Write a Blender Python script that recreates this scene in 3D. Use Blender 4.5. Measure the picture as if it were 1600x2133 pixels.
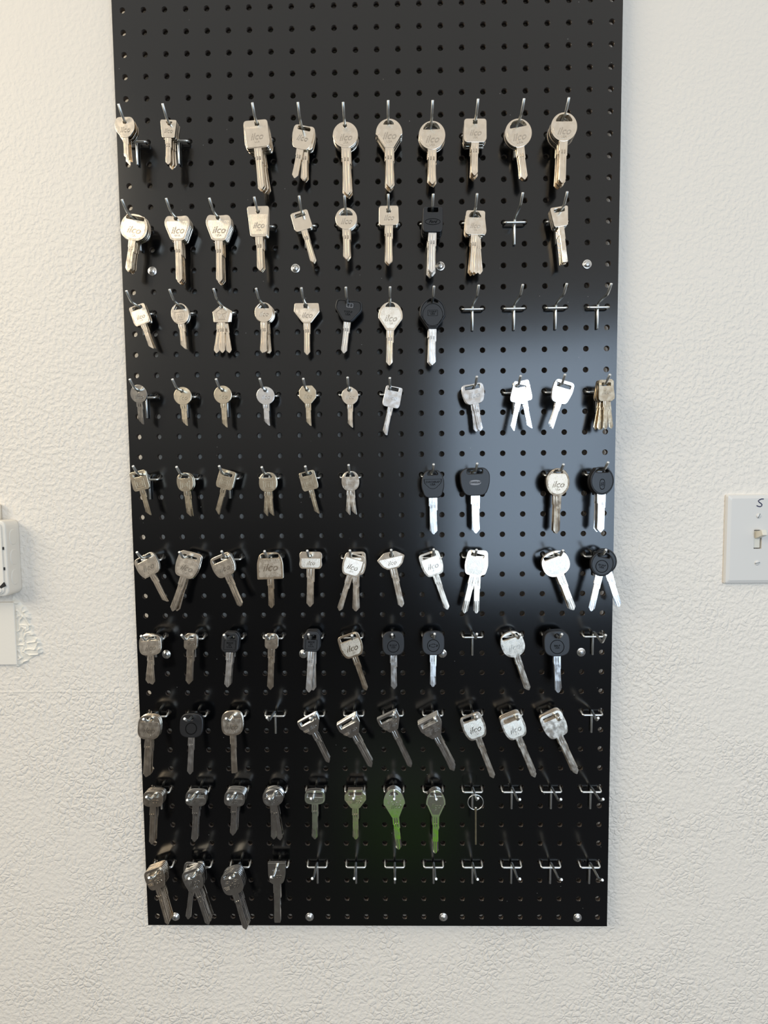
import bpy, bmesh, math, random
from mathutils import Matrix, Vector, Euler
from math import sin, cos, pi, radians

# ---------------------------------------------------------------- start
for o in list(bpy.data.objects):
    bpy.data.objects.remove(o)
SC = bpy.context.scene
COL = SC.collection
MM = 0.001
P = 25.4                       # pegboard pitch in mm
random.seed(7)

# the frame: x right, z up, the board's front face lies in the plane y = 0, camera at y < 0
def W(x, y, z):                # board coordinates in mm (right, up, out of the board) -> world metres
    return Vector((x*MM, -z*MM, (y+1500)*MM))

WUP_LO, WUP_HI = -0.26, 0.40
WDARK, WCREAM, WCOOL = (0.085, 0.08, 0.075), (0.76, 0.735, 0.69), (0.55, 0.62, 0.75)
WSIDE = 0.12
LAWN, GREEN_PATCH_C = (-0.08, 0.13, -0.80, -0.70, 0.025), (0.15, 0.37, 0.04)  # unseen green patch added for the key blades to mirror
PAVE, PALE_PATCH_C = (-0.12, 0.17, -0.69, -0.56, 0.04), (0.24, 0.29, 0.22)  # unseen pale patch added to brighten reflections in the key heads
BOARD_BASE, BOARD_ROUGH, BOARD_BUMP = (0.0012, 0.0014, 0.0018), 0.175, 0.04
WALL_BUMP = 0.6
# small out-of-plane lean of the keys, degrees: chosen to steer what the faces reflect, lower rows tips forward
TILT = {5: (-5, 0), 6: (-7, 0), 7: (-8, 0), 8: (-6, 0), 9: (-8, 0),
        (6, 2): (-9, 1), (6, 4): (-10, 2), (6, 5): (-7, 0), (6, 9): (-3, 2), (6, 10): (-4, 0), (8, 6): (0, 0), (8, 7): (0, 0), (8, 5): (-0.5, 1), (8, 4): (-1, 2),
        (5, 2): (-3, -3), (5, 7): (-3, 0), (5, 8): (-1.5, 0), (5, 10): (-0.5, 0), (5, 11): (-2, 0), (3, 0): (4, -4), (3, 3): (0, 3), (4, 5): (0, 2), (4, 10): (0, 9), (3, 11): (0, 7), (3, 8): (0, -6),
        (6, 1): (-4, -2), (6, 3): (-5, -1), (9, 0): (-11, 0), (9, 2): (-5, 0), (9, 3): (-3, 0)}

# ---------------------------------------------------------------- camera
cam_d = bpy.data.cameras.new('camera')
cam = bpy.data.objects.new('camera', cam_d); COL.objects.link(cam)
cam_d.sensor_fit = 'HORIZONTAL'; cam_d.sensor_width = 36.0
cam_d.lens = 36.0*1000/1600; cam_d.clip_start = 0.02; cam_d.clip_end = 50
cx, cy, cz = (24.280, 38.462, 605.025)
wx, wy, wz = (-0.056910, 0.013151, -0.009919)
Rc = Matrix.Rotation(wz, 3, 'Z') @ Matrix.Rotation(wy, 3, 'Y') @ Matrix.Rotation(wx, 3, 'X')
M3 = Matrix(((1, 0, 0), (0, 0, -1), (0, 1, 0)))
cam.matrix_world = Matrix.Translation(W(cx, cy, cz)) @ (M3 @ Rc).to_4x4()
SC.camera = cam

# ---------------------------------------------------------------- light
SC.view_settings.view_transform = 'Standard'
SC.view_settings.look = 'None'
SC.view_settings.exposure = 0.0
SC.view_settings.gamma = 1.0
SC.view_settings.use_curve_mapping = False

world = bpy.data.worlds.new('room_light'); SC.world = world
world.use_nodes = True
wn = world.node_tree; wn.nodes.clear()
def N(t, kind, **kw):
    n = t.nodes.new(kind)
    for k, v in kw.items(): setattr(n, k, v)
    return n
def mth(t, op, a, b=None, c=None, clamp=False):
    n = N(t, 'ShaderNodeMath', operation=op, use_clamp=clamp)
    for i, v in enumerate((a, b, c)):
        if v is None: continue
        if isinstance(v, (int, float)): n.inputs[i].default_value = v
        else: t.links.new(v, n.inputs[i])
    return n.outputs[0]
def smooth(t, v, lo, hi, a=0.0, b=1.0):
    n = N(t, 'ShaderNodeMapRange', interpolation_type='SMOOTHSTEP')
    t.links.new(v, n.inputs[0])
    for i, x in enumerate((lo, hi, a, b)): n.inputs[i+1].default_value = x
    return n.outputs[0]
def mixc(t, f, a, b):
    n = N(t, 'ShaderNodeMix', data_type='RGBA')
    if isinstance(f, (int, float)): n.inputs[0].default_value = f
    else: t.links.new(f, n.inputs[0])
    for i, c in ((6, a), (7, b)):
        if isinstance(c, tuple): n.inputs[i].default_value = (*c, 1)
        else: t.links.new(c, n.inputs[i])
    return n.outputs[2]
tc = N(wn, 'ShaderNodeTexCoord')
sp = N(wn, 'ShaderNodeSeparateXYZ'); wn.links.new(tc.outputs['Generated'], sp.inputs[0])
X_, Y_, Z_ = sp.outputs
# the room behind the photographer: pale sunlit ceiling and upper walls above, dark furniture below,
# plus added pale and green patches low down for the keys to mirror
up = smooth(wn, Z_, WUP_LO, WUP_HI)
c = mixc(wn, up, WDARK, WCREAM)
side = smooth(wn, X_, -0.2, 0.8)
c = mixc(wn, mth(wn, 'MULTIPLY', side, WSIDE), c, WCOOL)
den = mth(wn, 'MAXIMUM', mth(wn, 'MULTIPLY', Y_, -1.0), 0.05)
sx = mth(wn, 'DIVIDE', X_, den); sz = mth(wn, 'DIVIDE', Z_, den)
def box(lo1, hi1, lo2, hi2, e):
    a = mth(wn, 'MULTIPLY', smooth(wn, sx, lo1-e, lo1+e), smooth(wn, sx, hi1-e, hi1+e, 1, 0))
    b = mth(wn, 'MULTIPLY', smooth(wn, sz, lo2-e, lo2+e), smooth(wn, sz, hi2-e, hi2+e, 1, 0))
    return mth(wn, 'MULTIPLY', a, b)
c = mixc(wn, box(*PAVE), c, PALE_PATCH_C)
c = mixc(wn, box(*LAWN), c, GREEN_PATCH_C)
bg = N(wn, 'ShaderNodeBackground'); bg.inputs[1].default_value = 1.0
wn.links.new(c, bg.inputs[0])
wo = N(wn, 'ShaderNodeOutputWorld'); wn.links.new(bg.outputs[0], wo.inputs[0])

def area(name, loc, target, sx_, sy_, power, color):
    l = bpy.data.lights.new(name, 'AREA'); l.shape = 'RECTANGLE'; l.size = sx_; l.size_y = sy_
    l.energy = power; l.color = color
    o = bpy.data.objects.new(name, l); COL.objects.link(o); o.location = loc
    o.rotation_euler = (Vector(target)-Vector(loc)).to_track_quat('-Z', 'Y').to_euler()
    return o
# daylight through the doorway behind the photographer's right shoulder
area('daylight_doorway', (0.95, -2.4, 1.5+0.15), (0.1, 0, 1.45), 1.15, 1.5, 32, (0.60, 0.78, 1.0))
# warm light from the room's left side, high up
area('ceiling_lamp', (-2.3, -1.5, 2.85), (-0.5, 0, 1.9), 1.8, 1.4, 46, (1.0, 0.88, 0.68))


# measured small irregularities of every hook tip (mm), and one row per bunch of keys:
# row, column, head, length, lean, head width, head height, blade width, count, hole, metal, marking, tip, leans behind, hang point, reach
HOOKS = {
 (0, 0): (-0.1, 14.5), (0, 1): (-0.7, 14.0), (0, 3): (-0.4, 12.9), (0, 4): (0.3, 12.3), (0, 5): (0.6, 11.3), (0, 6): (0.5, 12.3), (0, 7): (-0.4, 11.3), (0, 8): (-0.3, 11.8), (0, 9): (0.3, 11.2), (0, 10): (-0.6, 11.2),
 (1, 0): (-0.4, 11.6), (1, 1): (-0.3, 12.0), (1, 2): (-1.5, 11.4), (1, 3): (-0.8, 11.7), (1, 4): (-0.3, 12.0), (1, 5): (0.7, 11.5), (1, 6): (-0.4, 12.1), (1, 7): (-0.1, 11.4), (1, 8): (-1.3, 10.9), (1, 9): (-0.5, 11.1), (1, 10): (-1.3, 11.2),
 (2, 0): (0.5, 11.3), (2, 1): (0.0, 12.0), (2, 2): (0.4, 12.1), (2, 3): (-1.3, 11.7), (2, 4): (0.3, 11.5), (2, 5): (0.7, 11.4), (2, 6): (0.8, 11.0), (2, 7): (0.3, 11.0), (2, 8): (0.7, 11.3), (2, 9): (0.2, 11.3), (2, 10): (-0.7, 11.6), (2, 11): (-0.9, 10.8),
 (3, 0): (0.4, 12.0), (3, 1): (-0.3, 11.4), (3, 2): (0.1, 11.0), (3, 3): (0.4, 10.8), (3, 4): (0.4, 10.1), (3, 5): (1.2, 10.9), (3, 6): (-0.5, 9.7), (3, 8): (-1.3, 10.0), (3, 9): (-1.6, 10.1), (3, 10): (-1.4, 10.9), (3, 11): (-0.7, 10.2),
 (4, 0): (0.2, 12.5), (4, 1): (1.0, 11.1), (4, 2): (0.7, 11.5), (4, 3): (0.2, 9.7), (4, 4): (0.8, 10.1), (4, 5): (1.0, 11.2), (4, 7): (-1.0, 10.9), (4, 8): (-0.8, 11.4), (4, 10): (-2.0, 9.3), (4, 11): (-1.1, 11.1),
 (5, 0): (0.7, 11.8), (5, 1): (0.8, 11.6), (5, 2): (0.7, 12.1), (5, 3): (1.1, 11.9), (5, 4): (1.2, 12.0), (5, 5): (1.1, 11.9), (5, 6): (-0.8, 12.1), (5, 7): (-1.3, 12.4), (5, 8): (-1.5, 11.4), (5, 10): (-1.4, 9.9), (5, 11): (-1.9, 10.2),
 (6, 0): (1.8, 11.8), (6, 1): (-0.0, 12.7), (6, 2): (0.5, 12.6), (6, 3): (0.5, 11.9), (6, 4): (0.8, 12.7), (6, 5): (2.0, 11.1), (6, 6): (-0.5, 12.0), (6, 7): (-0.6, 12.5), (6, 8): (-1.0, 12.0), (6, 9): (-0.4, 11.1), (6, 10): (-1.6, 11.2), (6, 11): (-0.7, 9.9),
 (7, 0): (0.5, 10.6), (7, 1): (0.1, 10.9), (7, 2): (-0.0, 11.1), (7, 3): (-1.0, 12.1), (7, 4): (0.7, 11.3), (7, 5): (1.9, 10.8), (7, 6): (0.1, 15.3), (7, 7): (-0.4, 10.2), (7, 8): (-0.6, 12.2), (7, 9): (-0.7, 11.4), (7, 10): (-1.4, 10.3), (7, 11): (-7.9, 10.2),
 (8, 0): (0.4, 14.0), (8, 1): (-0.0, 10.0), (8, 2): (-0.4, 11.3), (8, 3): (-0.3, 11.7), (8, 4): (-0.1, 11.8), (8, 5): (1.0, 12.0), (8, 6): (0.1, 11.1), (8, 7): (0.7, 10.8), (8, 8): (0.6, 12.0), (8, 9): (0.6, 10.4), (8, 10): (-0.5, 10.5), (8, 11): (-0.3, 10.6),
 (9, 0): (-0.3, 11.7), (9, 1): (-1.1, 10.8), (9, 2): (-1.0, 11.7), (9, 3): (-0.6, 12.9), (9, 4): (-0.5, 11.0), (9, 5): (0.6, 11.1), (9, 6): (0.2, 10.5), (9, 7): (0.1, 10.6), (9, 8): (0.3, 10.2), (9, 9): (1.3, 10.7), (9, 10): (1.4, 10.0), (9, 11): (0.4, 9.5),
}
KEYS = [
 (0, 0, 'shield', 48.3, 0.4, 23.1, 23.1, 6.9, 3, 'round', 'nickel', 'ilco', 'cut', [3, -4], 0.2, 4.9, 27.5),
 (0, 1, 'trap', 49.8, -2.8, 19.2, 20.9, 7.6, 4, 'tri', 'nickel', 'ilco', 'v', [3, 6, 1], 1.1, 3.8, 23.95),
 (0, 3, 'sqplate', 77.4, 3.9, 29.2, 31.5, 9.3, 6, 'sqh', 'nickel', 'ilcoA', 'v', [1, -1, 3, 1, 4], 1.8, 3.6, 21.75),
 (0, 4, 'roundtrap', 60.5, -12.8, 25.4, 27.1, 8.9, 4, 'slot', 'nickel', 'ilco', 'v', [11, 10, 12], -3.0, 2.0, 14.95),
 (0, 5, 'circle', 81.8, 1.2, 29.4, 29.4, 11.2, 5, 'round', 'nickel', 'ilcoA', 'v', [1, 0, -1, 1], -0.2, 3.4, 17.1),
 (0, 6, 'tearw', 76.6, 0.4, 31.0, 32.2, 10.5, 6, 'deesmall', 'nickel', 'ilcoA', 'v', [0, 1, 0, -1, 0], -0.9, 3.7, 19.75),
 (0, 7, 'circle', 71.3, 0.2, 31.2, 32.4, 10.6, 4, 'dee', 'nickel', 'ilcoA', 'v', [0, -1, 1], -0.9, 3.6, 15.45),
 (0, 8, 'sq', 63.4, -0.7, 26.9, 26.4, 9.4, 6, 'sqh', 'nickel', 'ilcoA', 'v', [0, -1, 1, 0, 0], -0.2, 2.3, 19.25),
 (0, 9, 'circle', 68.9, 8.7, 31.2, 32.4, 9.4, 3, 'dee', 'nickel', 'ilcoA', 'v', [0, -1], 2.0, 3.7, 16.5),
 (0, 10, 'circle', 77.8, -1.1, 30.2, 32.0, 9.9, 7, 'dee', 'nickel', 'ilcoA', 'v', [0, 1, -1, 0, 1, -1], -0.2, 4.0, 23.9),
 (1, 0, 'ovalw', 66.5, -10.7, 32.2, 31.0, 8.8, 4, 'slotw', 'nickel', 'ilcoA', 'v', [-1, 1, 2], -4.7, 3.8, 19.95),
 (1, 1, 'heart', 77.3, -0.0, 30.6, 29.4, 9.4, 5, 'round', 'nickel', 'ilcoA', 'v', [0, 1, -1, 0], -2.1, 2.1, 17.1),
 (1, 2, 'heart', 78.3, -1.1, 30.6, 30.6, 9.4, 5, 'round', 'nickel', 'ilcoA', 'v', [0, 0, 1, -1], -1.4, 2.5, 17.1),
 (1, 3, 'trapt', 73.0, 0.7, 26.0, 35.8, 9.2, 3, 'round', 'nickel', 'ilcoA', 'v', [0, 1], -0.4, 5.5, 27.0),
 (1, 4, 'sq', 60.4, 15.5, 21.7, 22.3, 7.6, 3, 'slot', 'nickel', 'plain', 'v', [0, 1], 3.7, 4.3, 19.0),
 (1, 5, 'circle', 58.7, -0.2, 25.6, 25.0, 9.9, 3, 'dee', 'nickel', 'ilcos', 'v', [0, 1], -0.4, 4.7, 22.5),
 (1, 6, 'sq', 65.9, -0.1, 23.5, 22.1, 9.9, 3, 'sqh', 'nickel', 'ilcos', 'v', [0, -1], -0.2, 4.9, 24.0),
 (1, 7, 'sqb', 74.0, -1.1, 24.4, 28.5, 9.9, 4, 'slotb', 'black', 'oval', 'v', [0, 1, -1], -0.6, 2.5, 24.1),
 (1, 8, 'sq', 71.8, -3.1, 23.5, 27.6, 8.8, 5, 'dee', 'nickel', 'ilcoA', 'v', [4, 8, 2, -1], -1.5, 2.0, 17.1),
 (1, 10, 'trap', 63.6, 7.7, 21.1, 23.4, 7.0, 5, 'slot', 'nickel', 'plain', 'flat', [0, -1, 0, -1], 2.5, 3.8, 19.1),
 (2, 0, 'sq', 54.9, 17.8, 20.7, 24.2, 6.5, 3, 'slot', 'nickel', 'ilcoA', 'cut', [-1, 1], 1.4, 1.8, 14.0),
 (2, 1, 'circle', 55.1, 4.8, 21.9, 25.4, 7.7, 3, 'dee', 'nickel', 'boxM', 'cut', [-2, -1], 0.5, 2.9, 14.0),
 (2, 2, 'pent', 57.3, -0.7, 22.5, 21.3, 8.3, 3, 'round', 'nickel', 'star', 'v', [8, -9], -0.1, 0.6, 14.0),
 (2, 3, 'circle', 59.0, -0.6, 22.1, 23.6, 7.7, 4, 'dee', 'nickel', 'ilcos', 'v', [-3, 3, 4], -1.3, 2.0, 14.95),
 (2, 4, 'yoke', 61.3, -0.5, 31.3, 23.6, 8.9, 1, 'sqh', 'nickel', 'ilcoA', 'v', [], -1.6, 0.7, 14.0),
 (2, 5, 'yokeb', 63.1, -7.2, 33.4, 25.9, 8.8, 1, 'none', 'black', 'Y157', 'v', [], -2.2, 3.2, 15.5),
 (2, 6, 'tear', 75.1, -1.9, 29.3, 33.7, 9.5, 1, 'deesmall', 'nickel', 'ilcoA', 'v', [], -1.2, 0.8, 14.0),
 (2, 7, 'tearb', 78.8, -0.7, 31.7, 36.4, 10.0, 2, 'deesmall', 'black', 'Y159', 'v', [-1], -0.4, 3.2, 18.5),
 (3, 0, 'circle', 48.4, -0.4, 21.0, 21.6, 8.2, 1, 'round', 'dark', 'ilco', 'cut', [], -0.6, 6.1, 21.5),
 (3, 1, 'circle', 48.3, 2.6, 21.8, 21.8, 8.2, 1, 'round', 'warm', 'ilco', 'cut', [], -0.9, 4.1, 16.0),
 (3, 2, 'circle', 51.5, 1.9, 21.7, 21.7, 7.9, 1, 'round', 'warm', 'ilco', 'cut', [], -0.2, 4.6, 19.0),
 (3, 3, 'circle', 48.4, 1.6, 21.8, 21.8, 8.2, 1, 'round', 'bright', 'ilco', 'cut', [], -0.3, 3.4, 16.0),
 (3, 4, 'oct', 49.7, 1.3, 20.6, 21.8, 7.6, 1, 'round', 'warm', 'ilco', 'cut', [], -1.0, 3.9, 17.0),
 (3, 5, 'onion', 50.4, -0.1, 21.3, 21.8, 7.7, 1, 'round', 'nickel', 'ilco', 'cut', [], -1.2, 2.3, 14.5),
 (3, 6, 'sq', 60.0, -12.1, 21.2, 25.3, 6.8, 2, 'slot', 'bright', 'ilcos', 'cut', [-1], -5.0, 2.7, 16.5),
 (3, 8, 'roundtrap', 56.9, 10.6, 26.9, 24.0, 7.9, 3, 'slotw', 'bright', 'ilcos', 'v', [-5, -1], 2.6, 3.4, 19.5),
 (3, 9, 'sq', 59.2, -12.0, 21.0, 25.1, 7.3, 2, 'slot', 'bright', 'ilcos', 'cut', [24], -5.2, 4.8, 21.5),
 (3, 10, 'roundtrap', 59.1, -16.8, 25.0, 27.3, 7.3, 2, 'slotw', 'bright', 'ilcos', 'cut', [-1], -4.2, 5.7, 24.0),
 (3, 11, 'sq', 58.2, 0.1, 19.2, 25.0, 7.0, 5, 'slot', 'warm', 'ilcos', 'v', [9, -7, -3, -10], -2.6, 5.0, 24.1),
 (4, 0, 'sq', 56.9, 12.9, 21.0, 24.0, 7.3, 2, 'slot', 'warm', 'boxE', 'cut', [-1], 4.5, 4.9, 20.5),
 (4, 1, 'ovalw', 55.2, 4.7, 20.5, 23.4, 7.3, 3, 'dee', 'warm', 'boxH', 'cut', [-1, 1], -0.7, 1.8, 19.5),
 (4, 2, 'sq', 56.7, -16.4, 21.0, 23.4, 7.3, 3, 'slot', 'warm', 'boxH', 'cut', [0, -1], -3.3, 5.2, 20.5),
 (4, 3, 'ovalw', 54.5, 4.8, 20.5, 24.0, 7.0, 3, 'dee', 'warm', 'boxJ', 'cut', [-9, -1], -1.7, 1.4, 20.5),
 (4, 4, 'sq', 55.0, 13.8, 20.5, 23.5, 7.0, 1, 'slot', 'warm', 'boxD', 'cut', [], 1.8, 2.5, 18.5),
 (4, 5, 'ovalw', 54.4, 4.9, 19.9, 24.0, 7.0, 2, 'dee', 'nickel', 'boxK', 'cut', [-9], -0.5, 1.5, 19.0),
 (4, 7, 'shieldb', 78.6, 1.0, 28.7, 34.0, 11.1, 1, 'deesmall', 'black', 'DWO4', 'v', [], 0.3, 2.2, 19.5),
 (4, 8, 'potb', 79.9, 1.3, 36.3, 33.9, 11.7, 1, 'slotb', 'black', 'DW05', 'v', [], 0.1, 4.1, 20.0),
 (4, 10, 'circle', 79.6, -0.8, 30.5, 34.0, 10.5, 2, 'deesmall', 'brass', 'ilcoA', 'v', [-1], 0.4, 3.0, 19.0),
 (4, 11, 'circleb', 79.0, -0.0, 28.5, 33.8, 10.5, 2, 'slotb', 'black', 'vert', 'v', [-2], 0.3, 3.7, 22.5),
 (5, 0, 'sqr', 66.1, 27.5, 29.4, 27.0, 7.6, 2, 'slotw', 'nickel', 'ilcoA', 'cut', [-1], 3.3, 2.9, 18.0),
 (5, 1, 'sqr', 75.6, -18.1, 29.4, 31.8, 8.8, 3, 'slot', 'nickel', 'ilcoA', 'v', [-1, 3], -3.7, 5.8, 17.0),
 (5, 2, 'sqr', 67.7, 23.0, 29.0, 27.3, 8.1, 3, 'slotw', 'nickel', 'ilcoA', 'v', [1, -1], 7.5, 5.0, 24.5),
 (5, 3, 'dome', 68.1, 1.8, 32.2, 32.8, 8.8, 2, 'slotw', 'brass', 'ilcoM', 'v', [0], -1.5, 4.2, 20.0),
 (5, 4, 'wide', 67.8, -1.1, 28.8, 21.1, 10.6, 1, 'round', 'nickel', 'ilcoA', 'v', [], -1.1, 4.6, 18.0),
 (5, 5, 'sqr', 71.9, -17.0, 26.2, 27.9, 8.1, 4, 'slot', 'nickel', 'ilcoA', 'v', [17, 16, 18], -5.7, 3.8, 22.95),
 (5, 6, 'fan', 68.8, 12.3, 35.1, 21.1, 9.4, 1, 'sqh', 'nickel', 'ilcoA', 'v', [], 1.7, 4.1, 20.0),
 (5, 7, 'sqr', 74.2, 18.6, 27.5, 29.9, 8.5, 1, 'slot', 'nickel', 'ilcoA', 'v', [], 5.0, 4.5, 19.0),
 (5, 8, 'sqr', 78.4, -13.4, 27.0, 31.1, 8.8, 2, 'slot', 'nickel', 'ilcoA', 'v', [12], -4.4, 4.9, 19.0),
 (5, 10, 'ovalw', 77.3, 21.1, 34.0, 31.1, 10.0, 2, 'slotw', 'nickel', 'ilcoA', 'v', [-1], 6.3, 5.0, 18.5),
 (5, 11, 'circleb', 74.6, -12.6, 28.5, 30.9, 9.3, 2, 'slotb', 'black', 'B110', 'v', [30], -4.1, 4.4, 22.5),
 (6, 0, 'barrel', 60.6, 4.5, 28.0, 25.1, 7.9, 4, 'slot', 'nickel', 'ilcoA', 'v', [-3, -7, -9], -2.6, 4.3, 22.45),
 (6, 1, 'nar', 62.9, -2.8, 17.0, 19.9, 10.0, 2, 'dee', 'nickel', 'ilcos', 'v', [0], -2.6, 4.6, 19.0),
 (6, 2, 'narb', 67.9, -2.9, 21.8, 25.3, 9.4, 2, 'slotb', 'black', 'MADE', 'v', [0], -0.7, 6.1, 17.0),
 (6, 3, 'nar', 69.6, -1.7, 17.0, 19.3, 9.4, 1, 'dee', 'nickel', 'ilcos', 'v', [], -1.8, 4.6, 19.0),
 (6, 4, 'narb', 73.9, -3.0, 21.1, 25.2, 9.4, 3, 'slotb', 'black', 'MADE', 'v', [4, 3], -0.8, 7.0, 18.9),
 (6, 5, 'sqr', 72.5, 19.1, 29.4, 29.4, 8.2, 1, 'slotw', 'brass', 'ilcoA', 'v', [], 5.5, 4.8, 18.0),
 (6, 6, 'rsqb', 71.0, 0.6, 27.7, 30.0, 9.2, 1, 'roundb', 'black', 'B102', 'v', [], -0.8, 5.6, 16.0),
 (6, 7, 'rsqb', 68.9, -1.2, 28.3, 30.0, 8.8, 1, 'roundb', 'black', 'bow', 'v', [], 0.0, 5.7, 16.0),
 (6, 9, 'ovalw', 76.7, 18.9, 29.5, 31.9, 8.3, 2, 'slotw', 'nickel', 'ilcoA', 'v', [-1], 6.7, 5.5, 15.0),
 (6, 10, 'rsqb', 77.0, 1.3, 32.3, 31.7, 9.4, 2, 'roundb', 'black', 'B86', 'v', [2], 0.1, 5.7, 17.5),
 (7, 0, 'rsq', 75.0, -2.2, 28.5, 29.7, 9.3, 3, 'deesmall', 'nickel', 'ilcoA', 'v', [1, 2], 0.6, 4.4, 23.0),
 (7, 1, 'rsqb', 74.7, -0.7, 29.9, 29.9, 8.8, 1, 'roundb', 'black', 'ring', 'v', [], -0.3, 4.6, 18.0),
 (7, 2, 'rsq', 75.7, 2.9, 27.7, 30.0, 7.1, 2, 'round', 'nickel', 'ilcoA', 'flat', [1], 0.7, 5.6, 16.0),
 (7, 4, 'trapflat', 60.8, 28.3, 27.9, 21.0, 7.9, 3, 'slotx', 'steel', 'ilcoL', 'v', [-1, 0], 6.1, 3.9, 23.0),
 (7, 5, 'trapflat', 64.0, 29.4, 28.9, 21.9, 8.1, 5, 'slotx', 'steel', 'ilcoL', 'v', [0, -1, 0, 1], 7.9, 4.3, 27.6),
 (7, 6, 'trapflat', 70.0, 25.6, 28.1, 22.2, 8.2, 3, 'slotx', 'steel', 'ilcoL', 'v', [0, 0], 7.2, 5.2, 19.5),
 (7, 7, 'trapflat', 67.7, 27.7, 28.9, 23.7, 8.4, 6, 'slotx', 'steel', 'ilcoL', 'v', [0, 1, 0, 0, 1], 7.2, 3.9, 27.75),
 (7, 8, 'sqr', 80.2, 20.6, 29.2, 30.3, 8.5, 2, 'slotw', 'nickel', 'ilcoA', 'v', [0], 5.5, 4.1, 21.5),
 (7, 9, 'sqr', 79.2, 21.8, 29.1, 29.1, 8.5, 5, 'slotw', 'nickel', 'ilcoA', 'v', [0, 0, 1, 0], 6.8, 4.5, 22.1),
 (7, 10, 'sqr', 79.1, 23.7, 30.6, 30.6, 8.8, 4, 'slotw', 'nickel', 'ilcoL', 'v', [0, -1, 1], 6.2, 5.1, 17.45),
 (8, 0, 'barrel', 65.8, -1.3, 25.7, 19.3, 8.2, 5, 'slot', 'nickel', 'ilcos', 'v', [0, -1, 0, -1], 0.9, 4.7, 20.6),
 (8, 1, 'barrel', 63.5, -1.8, 27.0, 19.4, 9.1, 3, 'slotx', 'steel', 'ilcoA', 'v', [0, 0], -2.1, 4.9, 18.0),
 (8, 2, 'barrel', 54.5, -2.6, 26.3, 18.7, 8.8, 6, 'slotx', 'steel', 'ilcoA', 'v', [0, 0, 1, 0, 0], -1.5, 5.1, 20.25),
 (8, 3, 'oval', 63.0, 10.3, 26.4, 20.6, 8.2, 5, 'slot', 'steel', 'ilcoA', 'v', [-9, -8, 0, -9], 2.1, 5.3, 17.6),
 (8, 4, 'barrel', 64.3, -1.0, 25.8, 18.2, 8.8, 3, 'slotx', 'steel', 'ilcoA', 'v', [0, 0], -1.2, 5.0, 18.0),
 (8, 5, 'hexs', 65.6, -0.1, 27.6, 24.1, 9.1, 3, 'slot', 'nickel', 'ilcoL', 'v', [0, 0], -1.1, 5.0, 17.0),
 (8, 6, 'tearw', 81.0, 4.9, 27.4, 37.7, 9.4, 4, 'deesmall', 'green', 'ilcoL', 'v', [0, 0, 0], 1.0, 5.4, 15.45),
 (8, 7, 'tearw', 83.6, -0.8, 24.7, 34.7, 9.4, 4, 'slot', 'green', 'ilcoA', 'v', [0, 0, 0], -1.8, 5.1, 17.45),
 (9, 0, 'roundtrap', 68.1, 20.3, 27.5, 24.6, 7.6, 6, 'slotw', 'nickel', 'ilcoL', 'v', [0, 0, 0, 1, 0], 4.1, 4.9, 20.25),
 (9, 1, 'roundtrap', 69.7, 21.4, 26.9, 25.7, 8.2, 6, 'slotw', 'steel', 'ilcoA', 'v', [0, 1, 0, -27, 0], 6.0, 5.1, 20.75),
 (9, 2, 'rsq', 73.5, 17.7, 27.9, 27.9, 8.7, 6, 'slot', 'steel', 'ilcoL', 'v', [0, 0, 1, 0, 0], 6.0, 4.3, 24.25),
 (9, 3, 'ushape', 80.0, 0.1, 23.0, 27.8, 10.0, 2, 'deesmall', 'steel', 'ilcos', 'round', [0], -0.4, 7.0, 14.0),
]

# ---------------------------------------------------------------- materials
def nodes_mat(name):
    m = bpy.data.materials.new(name); m.use_nodes = True
    t = m.node_tree; b = t.nodes['Principled BSDF']
    return m, t, b
def metal(name, color, rough, ribs=0.0, var=0.06, ribscale=1.0):
    m, t, b = nodes_mat(name)
    b.inputs['Metallic'].default_value = 1.0
    tcn = N(t, 'ShaderNodeTexCoord')
    no = N(t, 'ShaderNodeTexNoise'); no.inputs['Scale'].default_value = 160; no.inputs['Detail'].default_value = 3
    t.links.new(tcn.outputs['Object'], no.inputs['Vector'])
    dark = tuple(x*0.86 for x in color)
    t.links.new(mixc(t, no.outputs[0], dark, color), b.inputs['Base Color'])
    t.links.new(smooth(t, no.outputs[0], 0.3, 0.7, max(0.03, rough-var), rough+var), b.inputs['Roughness'])
    if ribs:
        wv = N(t, 'ShaderNodeTexWave', wave_type='BANDS', bands_direction='X')
        wv.inputs['Scale'].default_value = 330*ribscale
        t.links.new(tcn.outputs['Object'], wv.inputs['Vector'])
        bp = N(t, 'ShaderNodeBump'); bp.inputs['Strength'].default_value = ribs; bp.inputs['Distance'].default_value = 0.0002
        t.links.new(wv.outputs[0], bp.inputs['Height']); t.links.new(bp.outputs[0], b.inputs['Normal'])
    else:
        bp = N(t, 'ShaderNodeBump'); bp.inputs['Strength'].default_value = 0.06; bp.inputs['Distance'].default_value = 0.0003
        n2 = N(t, 'ShaderNodeTexNoise'); n2.inputs['Scale'].default_value = 90; n2.inputs['Detail'].default_value = 1
        t.links.new(tcn.outputs['Object'], n2.inputs['Vector'])
        t.links.new(n2.outputs[0], bp.inputs['Height']); t.links.new(bp.outputs[0], b.inputs['Normal'])
    return m
def plastic(name, color, rough, bump=0.0, bscale=900):
    m, t, b = nodes_mat(name)
    b.inputs['Base Color'].default_value = (*color, 1)
    b.inputs['Roughness'].default_value = rough
    if bump:
        no = N(t, 'ShaderNodeTexNoise'); no.inputs['Scale'].default_value = bscale; no.inputs['Detail'].default_value = 2
        tcn = N(t, 'ShaderNodeTexCoord'); t.links.new(tcn.outputs['Object'], no.inputs['Vector'])
        bp = N(t, 'ShaderNodeBump'); bp.inputs['Strength'].default_value = bump; bp.inputs['Distance'].default_value = 0.0003
        t.links.new(no.outputs[0], bp.inputs['Height']); t.links.new(bp.outputs[0], b.inputs['Normal'])
    return m
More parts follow.
